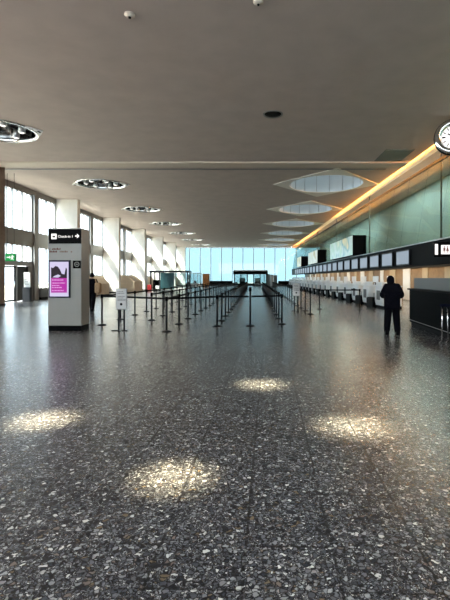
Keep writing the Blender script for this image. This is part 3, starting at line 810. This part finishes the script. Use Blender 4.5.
# entrance vestibule at the end of the aisle
d = 80.0; px = d / 440
t = thing('vestibule', 'black-framed entrance vestibule at the end of the centre aisle', 'vestibule', ((234.5 - 256) * px, d, 0))
W = 32 * px
for k in range(6):
    xx = W * k / 5; bx('frame_post', (xx - .09, xx + .09, 0, .18, 0, 2.15), M['black'], t)
bx('header', (-.25, W + .25, -.05, .35, 2.151, 2.75), M['black'], t)
bx('roof', (-.2, W + .2, .351, 4.5, 2.2, 2.95), M['white'], t)
for k in (0, 1, 3, 4): bx('glass_leaf', (W * k / 5 + .1, W * (k + 1) / 5 - .1, .08, .1, .05, 2.1), M['glassB'], t)
for k, xx in enumerate((.9, 3.7)):
    t2 = thing('check_gate', 'dark gate cabinet in the %s half of the far vestibule' % ('left', 'right')[k], 'gate', ((234.5 - 256) * px + xx, d + .9, 0))
    bx('body', (0, 1.0, 0, .6, 0, 1.5), M['darkmetal'], t2, bevel=.02); bx('panel', (.1, .9, -.012, -.0005, .9, 1.4), M['white'], t2)
t = thing('partition_screen', 'grey partition panels right of the far vestibule', 'partition', ((266.5 - 256) * px, d + .2, 0))
for k in range(3):
    bx('panel', (.66 * k, .66 * k + .63, 0, .08, .05, 2.2 - .1 * k), M['greypanel'] if k != 1 else mat('light_grey_panel', (.32, .33, .33), .5), t)
bx('foot_rail', (0, 1.95, -.1, .18, 0, .05), M['darkmetal'], t)
# dark benches along the far glass
for k, (xa, xb, where_) in enumerate(((-9.0, -4.4, 'left of the far vestibule'), (4.2, 6.2, 'right of the grey partition'))):
    t = thing('bench', 'low dark bench along the far glass, %s' % where_, 'bench', (xa, 82.5, 0))
    bx('seat', (0, xb - xa, 0, .6, .36, .5), M['black'], t); bx('backrest', (0, xb - xa, .6, .7, .36, .95), M['black'], t)
    for xx in (.2, xb - xa - .3): bx('leg', (xx, xx + .1, .05, .6, 0, .359), M['darkmetal'], t)

# ------------------------------------------------------------------ people
def skin_mesh(name, verts, edges, m, parent, sub=2, root=0):
    """verts: (x, y, z, rx, ry)"""
    me = bpy.data.meshes.new(name); me.from_pydata([v[:3] for v in verts], edges, [])
    tmp = bpy.data.objects.new('tmp_skin', me); C.objects.link(tmp)
    sk = tmp.modifiers.new('skin', 'SKIN'); sk.use_smooth_shade = True
    for i, v in enumerate(verts):
        sv = me.skin_vertices[0].data[i]; sv.radius = (v[3], v[4] if len(v) > 4 else v[3]); sv.use_root = (i == root)
    sb = tmp.modifiers.new('sub', 'SUBSURF'); sb.levels = sub; sb.render_levels = sub
    out = bpy.data.meshes.new_from_object(tmp.evaluated_get(bpy.context.evaluated_depsgraph_get()))
    bpy.data.objects.remove(tmp); out.name = name
    out.materials.clear(); out.materials.append(m)
    for p in out.polygons: p.use_smooth = True
    o = bpy.data.objects.new(name, out); C.objects.link(o); o.parent = parent
    return o
def person(label, loc, rz, feet, bow=.0, arms=None, k=1.0, coat_len=.72, wide=1.0, hood=False):
    """faces local +y; feet: two (x, y, lift) ankles"""
    t = thing('person', label, 'person', loc, rz)
    t.scale = (k, k, k)
    V = []; E = []
    def v(x, y, z, r, r2=None): V.append((x, y, z, r, r2 if r2 else r)); return len(V) - 1
    def e(a, b): E.append((a, b))
    pel = v(0, 0, .93, .135, .10); sp = v(0, .0, 1.08, .12, .09); ch = v(0, .0 + bow * .05, 1.27, .145, .10); nb = v(0, bow * .10 - .01, 1.42, .06)
    nk = v(0, bow * .30, 1.49, .05); hd = v(0, bow * .52 + .01, 1.58, .075, .085); tp = v(0, bow * .62 + .0, 1.665, .068, .078)
    for a, b in ((pel, sp), (sp, ch), (ch, nb), (nb, nk), (nk, hd), (hd, tp)): e(a, b)
    legs = []
    for s, (fx, fy, lift) in zip((-1, 1), feet):
        hp = v(s * .095, 0, .86, .085); kx, ky = (s * .095 + fx) / 2, fy / 2 + .04
        kn = v(kx, ky, .49 + lift * .3, .058); an = v(fx, fy, .09 + lift, .04); to = v(fx + s * .02, fy + .16, .04 + lift * .4, .035)
        e(pel, hp); e(hp, kn); e(kn, an); e(an, to); legs.append(((s * .095, 0, .86), (kx, ky, .49 + lift * .3), (fx, fy, .09 + lift)))
    al = []
    for s, (el, wr) in zip((-1, 1), arms):
        sh = v(s * .165, bow * .06, 1.39, .055); ee = v(s * el[0], el[1], el[2], .042); w_ = v(s * wr[0], wr[1], wr[2], .027)
        dv = (Vector(V[w_][:3]) - Vector(V[ee][:3])).normalized()
        pa = Vector(V[w_][:3]) + dv * .075
        pm_ = v(*pa, .034, .02); e(ch, sh); e(sh, ee); e(ee, w_); e(w_, pm_)
        side = dv.cross(Vector((0, 0, 1)));  side = side.normalized() if side.length > .1 else Vector((0, 1, 0))
        for j in range(4):                                # fingers, unequal and curled
            off = side * (.024 - .016 * j); ln = (.062, .072, .068, .052)[j]
            f1 = v(*(pa + off + dv * .035), .0095); f2 = v(*(pa + off + dv * (.035 + ln * .55) + Vector((0, 0, -.006))), .0088); f3 = v(*(pa + off + dv * (.035 + ln) + Vector((0, 0, -.024))), .008)
            e(pm_, f1); e(f1, f2); e(f2, f3)
        th1 = v(*(pa - dv * .03 + side * .036 * 1), .011); th2 = v(*(pa + dv * .02 + side * .052 + Vector((0, 0, -.012))), .0095); e(pm_, th1); e(th1, th2)
        al.append((V[sh][:3], V[ee][:3], V[w_][:3]))
    body = skin_mesh('body', V, E, M['skin'], t, 2, pel)
    hy, hz = V[hd][1], V[hd][2]
    tilt = -bow * .9
    face = Matrix.Translation((0, hy, hz)) @ Matrix.Rotation(tilt, 4, 'X')
    def blob(name, c, r, m):
        bm = B(); bmesh.ops.create_uvsphere(bm, u_segments=12, v_segments=8, radius=1)
        for q in bm.verts: q.co = face @ (Vector((q.co.x * r[0], q.co.y * r[1], q.co.z * r[2])) + Vector(c))
        for f in bm.faces: f.smooth = True
        return obj(name, bm, m, t)
    for s in (-1, 1):
        blob('eye', (s * .031, .076, .012), (.012, .009, .008), M['eye']); blob('ear', (s * .078, .0, -.005), (.012, .022, .034), M['skin'])
    blob('nose', (0, .092, -.015), (.013, .02, .024), M['skin']); blob('mouth', (0, .08, -.055), (.024, .010, .008), M['lip'])
    bm = B(); bmesh.ops.create_uvsphere(bm, u_segments=20, v_segments=14, radius=1)      # hair: cap open at the face
    bmesh.ops.delete(bm, geom=[q for q in bm.verts if (q.co.y > .35 and q.co.z < .45) or q.co.z < -.75], context='VERTS')
    for q in bm.verts: q.co = face @ Vector((q.co.x * .098, q.co.y * .112 - .008, q.co.z * .125 + .03))
    for f in bm.faces: f.smooth = True
    h = obj('hair', bm, M['hair'], t); sd = h.modifiers.new('thick', 'SOLIDIFY'); sd.thickness = .014
    if hood:
        bm = B(); bmesh.ops.create_uvsphere(bm, u_segments=20, v_segments=14, radius=1)
        bmesh.ops.delete(bm, geom=[q for q in bm.verts if q.co.y > .55], context='VERTS')
        for q in bm.verts: q.co = face @ Vector((q.co.x * .112, q.co.y * .135 - .010, q.co.z * .140 + .012 - (.03 if q.co.z < 0 else 0)))
        for f in bm.faces: f.smooth = True
        hd_ = obj('hood', bm, M['coat'], t); sd = hd_.modifiers.new('thick', 'SOLIDIFY'); sd.thickness = .012
    # coat
    V2 = []; E2 = []
    def w(x, y, z, r, r2=None): V2.append((x, y, z, r, r2 if r2 else r)); return len(V2) - 1
    c0 = w(0, 0, 1.02, .185 * wide, .145 * wide); c1 = w(0, 0, 1.16, .185 * wide, .14 * wide); c2 = w(0, bow * .05, 1.30, .19 * wide, .14 * wide); c3 = w(0, bow * .10 - .01, 1.43, .10, .085); c4 = w(0, bow * .2 - .01, 1.49, .075); hm = w(0, 0, coat_len + .06, .20 * wide, .155 * wide)
    E2 += [(c0, c1), (c1, c2), (c2, c3), (c3, c4), (c0, hm)]
    for (a, b, c) in al:
        i0 = w(a[0], a[1], a[2], .09 * wide); i1 = w(b[0], b[1], b[2], .078 * wide); f_ = Vector(b).lerp(Vector(c), .93); i2 = w(*f_, .052)
        E2 += [(c2, i0), (i0, i1), (i1, i2)]
    skin_mesh('coat', V2, E2, M['coat'], t, 2, c0)
    V3 = [(0, 0, .97, .16, .125)]; E3 = []
    for (a, b, c) in legs:
        i = len(V3); V3 += [(a[0], a[1], a[2], .112 * wide ** .5), (b[0], b[1], b[2], .092 * wide ** .7), (c[0], c[1], c[2] - .045, .078 * wide ** .7)]
        E3 += [(0, i), (i, i + 1), (i + 1, i + 2)]
    skin_mesh('trousers', V3, E3, M['trouser'], t, 2, 0)
    for (a, b, c), (fx, fy, lift) in zip(legs, feet):
        bm = B(); pr = [(-.09, 0), (.20, 0), (.235, .03), (.20, .085), (.07, .12), (-.08, .13), (-.10, .05)]
        extrude_poly(bm, pr, 'x', -.058, .058)
        for q in bm.verts: q.co += Vector((fx, fy, lift))
        obj('shoe', bm, M['black'], t, bevel=.015)
    return t
person('person in a dark hooded coat seen from behind, head bowed, before the white desks', (3.62, 11.7, 0), math.radians(-8),
       [(-.15, .0, 0), (.15, -.06, 0)], bow=.55, arms=[((.27, .06, 1.12), (.14, .27, 1.10)), ((.29, .07, 1.11), (.13, .28, 1.12))], k=.905, coat_len=.66, wide=1.36, hood=True)
tp = person('person in a dark coat walking behind the white kiosk', (-7.2, 19.3, 0), math.radians(8),
       [(-.08, .30, .0), (.08, -.28, .05)], bow=.10, arms=[((.24, -.06, 1.12), (.26, .08, .90)), ((.24, .0, 1.12), (.24, .16, .92))], k=1.0, coat_len=.70)
t = thing('shoulder_bag', 'tan bag carried at the side of the person behind the kiosk', 'bag', (-6.86, 19.12, .84), .1)
bx('bag_body', (-.13, .13, -.12, .12, 0, .46), M['tanbag'], t, bevel=.06)
bx('pocket', (-.10, .10, -.165, -.121, .04, .25), M['tanbag'], t, bevel=.02)
bm = B(); tube(bm, [(-.06, .0, .45), (-.10, .02, .58), (-.13, .05, .62), (-.14, .08, .58), (-.12, .11, .44)], .014); obj('strap', bm, M['tanbag'], t)

# ------------------------------------------------------------------ light
w = bpy.data.worlds.new('sky'); S.world = w; w.use_nodes = True
bg = w.node_tree.nodes['Background']
bg.inputs['Color'].default_value = (.88, .95, 1.0, 1); bg.inputs['Strength'].default_value = 3.2
def light(name, kind, loc, rot, energy, col, **kw):
    l = bpy.data.lights.new(name, kind); l.energy = energy; l.color = col
    for k, v in kw.items(): setattr(l, k, v)
    o = bpy.data.objects.new(name, l); C.objects.link(o); o.location = loc; o.rotation_euler = rot
    return o
def aim(o, d):
    o.rotation_euler = Vector(d).to_track_quat('-Z', 'Y').to_euler()
sun = light('sun', 'SUN', (-40, 0, 60), (0, 0, 0), 13, (1, .88, .72), angle=.14); aim(sun, (.5, .5, -.70))
# amber strip in the cove
cv = light('cove_light', 'AREA', (R(8.80, 40), 40, 7.31), (0, 0, 0), 640, (1, .38, .07), shape='RECTANGLE', size=.05, size_y=92)
cv.rotation_euler = Matrix(((math.cos(RZ), -math.sin(RZ), 0), (math.sin(RZ), math.cos(RZ), 0), (0, 0, 1))).to_euler()
d_ = Vector((-1.5, 0, 1)).normalized(); yv = Vector((-SL, 1, 0)).normalized(); zv = -d_; xv = yv.cross(zv).normalized(); yv = zv.cross(xv)
cv.rotation_euler = Matrix((xv, yv, zv)).transposed().to_euler()
# lamps under the gallery over the counters
for d in (16, 30, 44, 58, 72):
    l = light('counter_lamp', 'AREA', (R(9.2, d), d, 2.93), (0, 0, 0), 80, (1, .82, .58), shape='RECTANGLE', size=.25, size_y=12)
# gallery lamps behind the green glass
for d in (10, 30, 50, 70): light('gallery_lamp', 'AREA', (R(10.8, d), d, 8.0), (0, 0, 0), 270, (1, 1, .93), shape='RECTANGLE', size=.4, size_y=14)
# narrow ceiling spots above the foreground
for (x, d, e_, an) in ((-.63, 3.32, 12500, 4.1), (-2.25, 4.65, 10000, 5.5), (.08, 6.2, 8200, 5.5), (1.0, 4.45, 9200, 5.9)):
    s = light('ceiling_spot', 'SPOT', (x, d, H - .03), (0, 0, 0), e_, (1, .87, .56), spot_size=math.radians(an), spot_blend=1.0, shadow_soft_size=.22)
# daylight portals at the openings (sampling guides only)
def portal(loc, d, sx, sy):
    o = light('portal', 'AREA', loc, (0, 0, 0), 1, (1, 1, 1), shape='RECTANGLE', size=sx, size_y=sy); aim(o, d); o.data.cycles.is_portal = True
    return o
portal((XW - .4, 40, 3.8), (1, 0, 0), 92, 7.4)
portal((-1, YF + .4, 3.8), (0, -1, 0), 30, 7.4)

# ------------------------------------------------------------------ camera and colour
cam = bpy.data.cameras.new('camera'); co = bpy.data.objects.new('camera', cam); C.objects.link(co)
co.location = (0, 0, 1.5); co.rotation_euler = (PI / 2, 0, 0)
cam.sensor_fit = 'AUTO'; cam.sensor_width = 36; cam.lens = 440 / 600 * 36
cam.shift_x = -31 / 600; cam.shift_y = -22 / 600; cam.clip_end = 500
S.camera = co
vs = S.view_settings; vs.view_transform = 'Standard'; vs.look = 'None'; vs.exposure = 1.78; vs.gamma = 1; vs.use_curve_mapping = False
S.cycles.use_denoising = True
S.cycles.max_bounces = 10; S.cycles.diffuse_bounces = 5; S.cycles.glossy_bounces = 4; S.cycles.transparent_max_bounces = 12
S.cycles.sample_clamp_indirect = 6; S.cycles.caustics_reflective = False; S.cycles.caustics_refractive = False
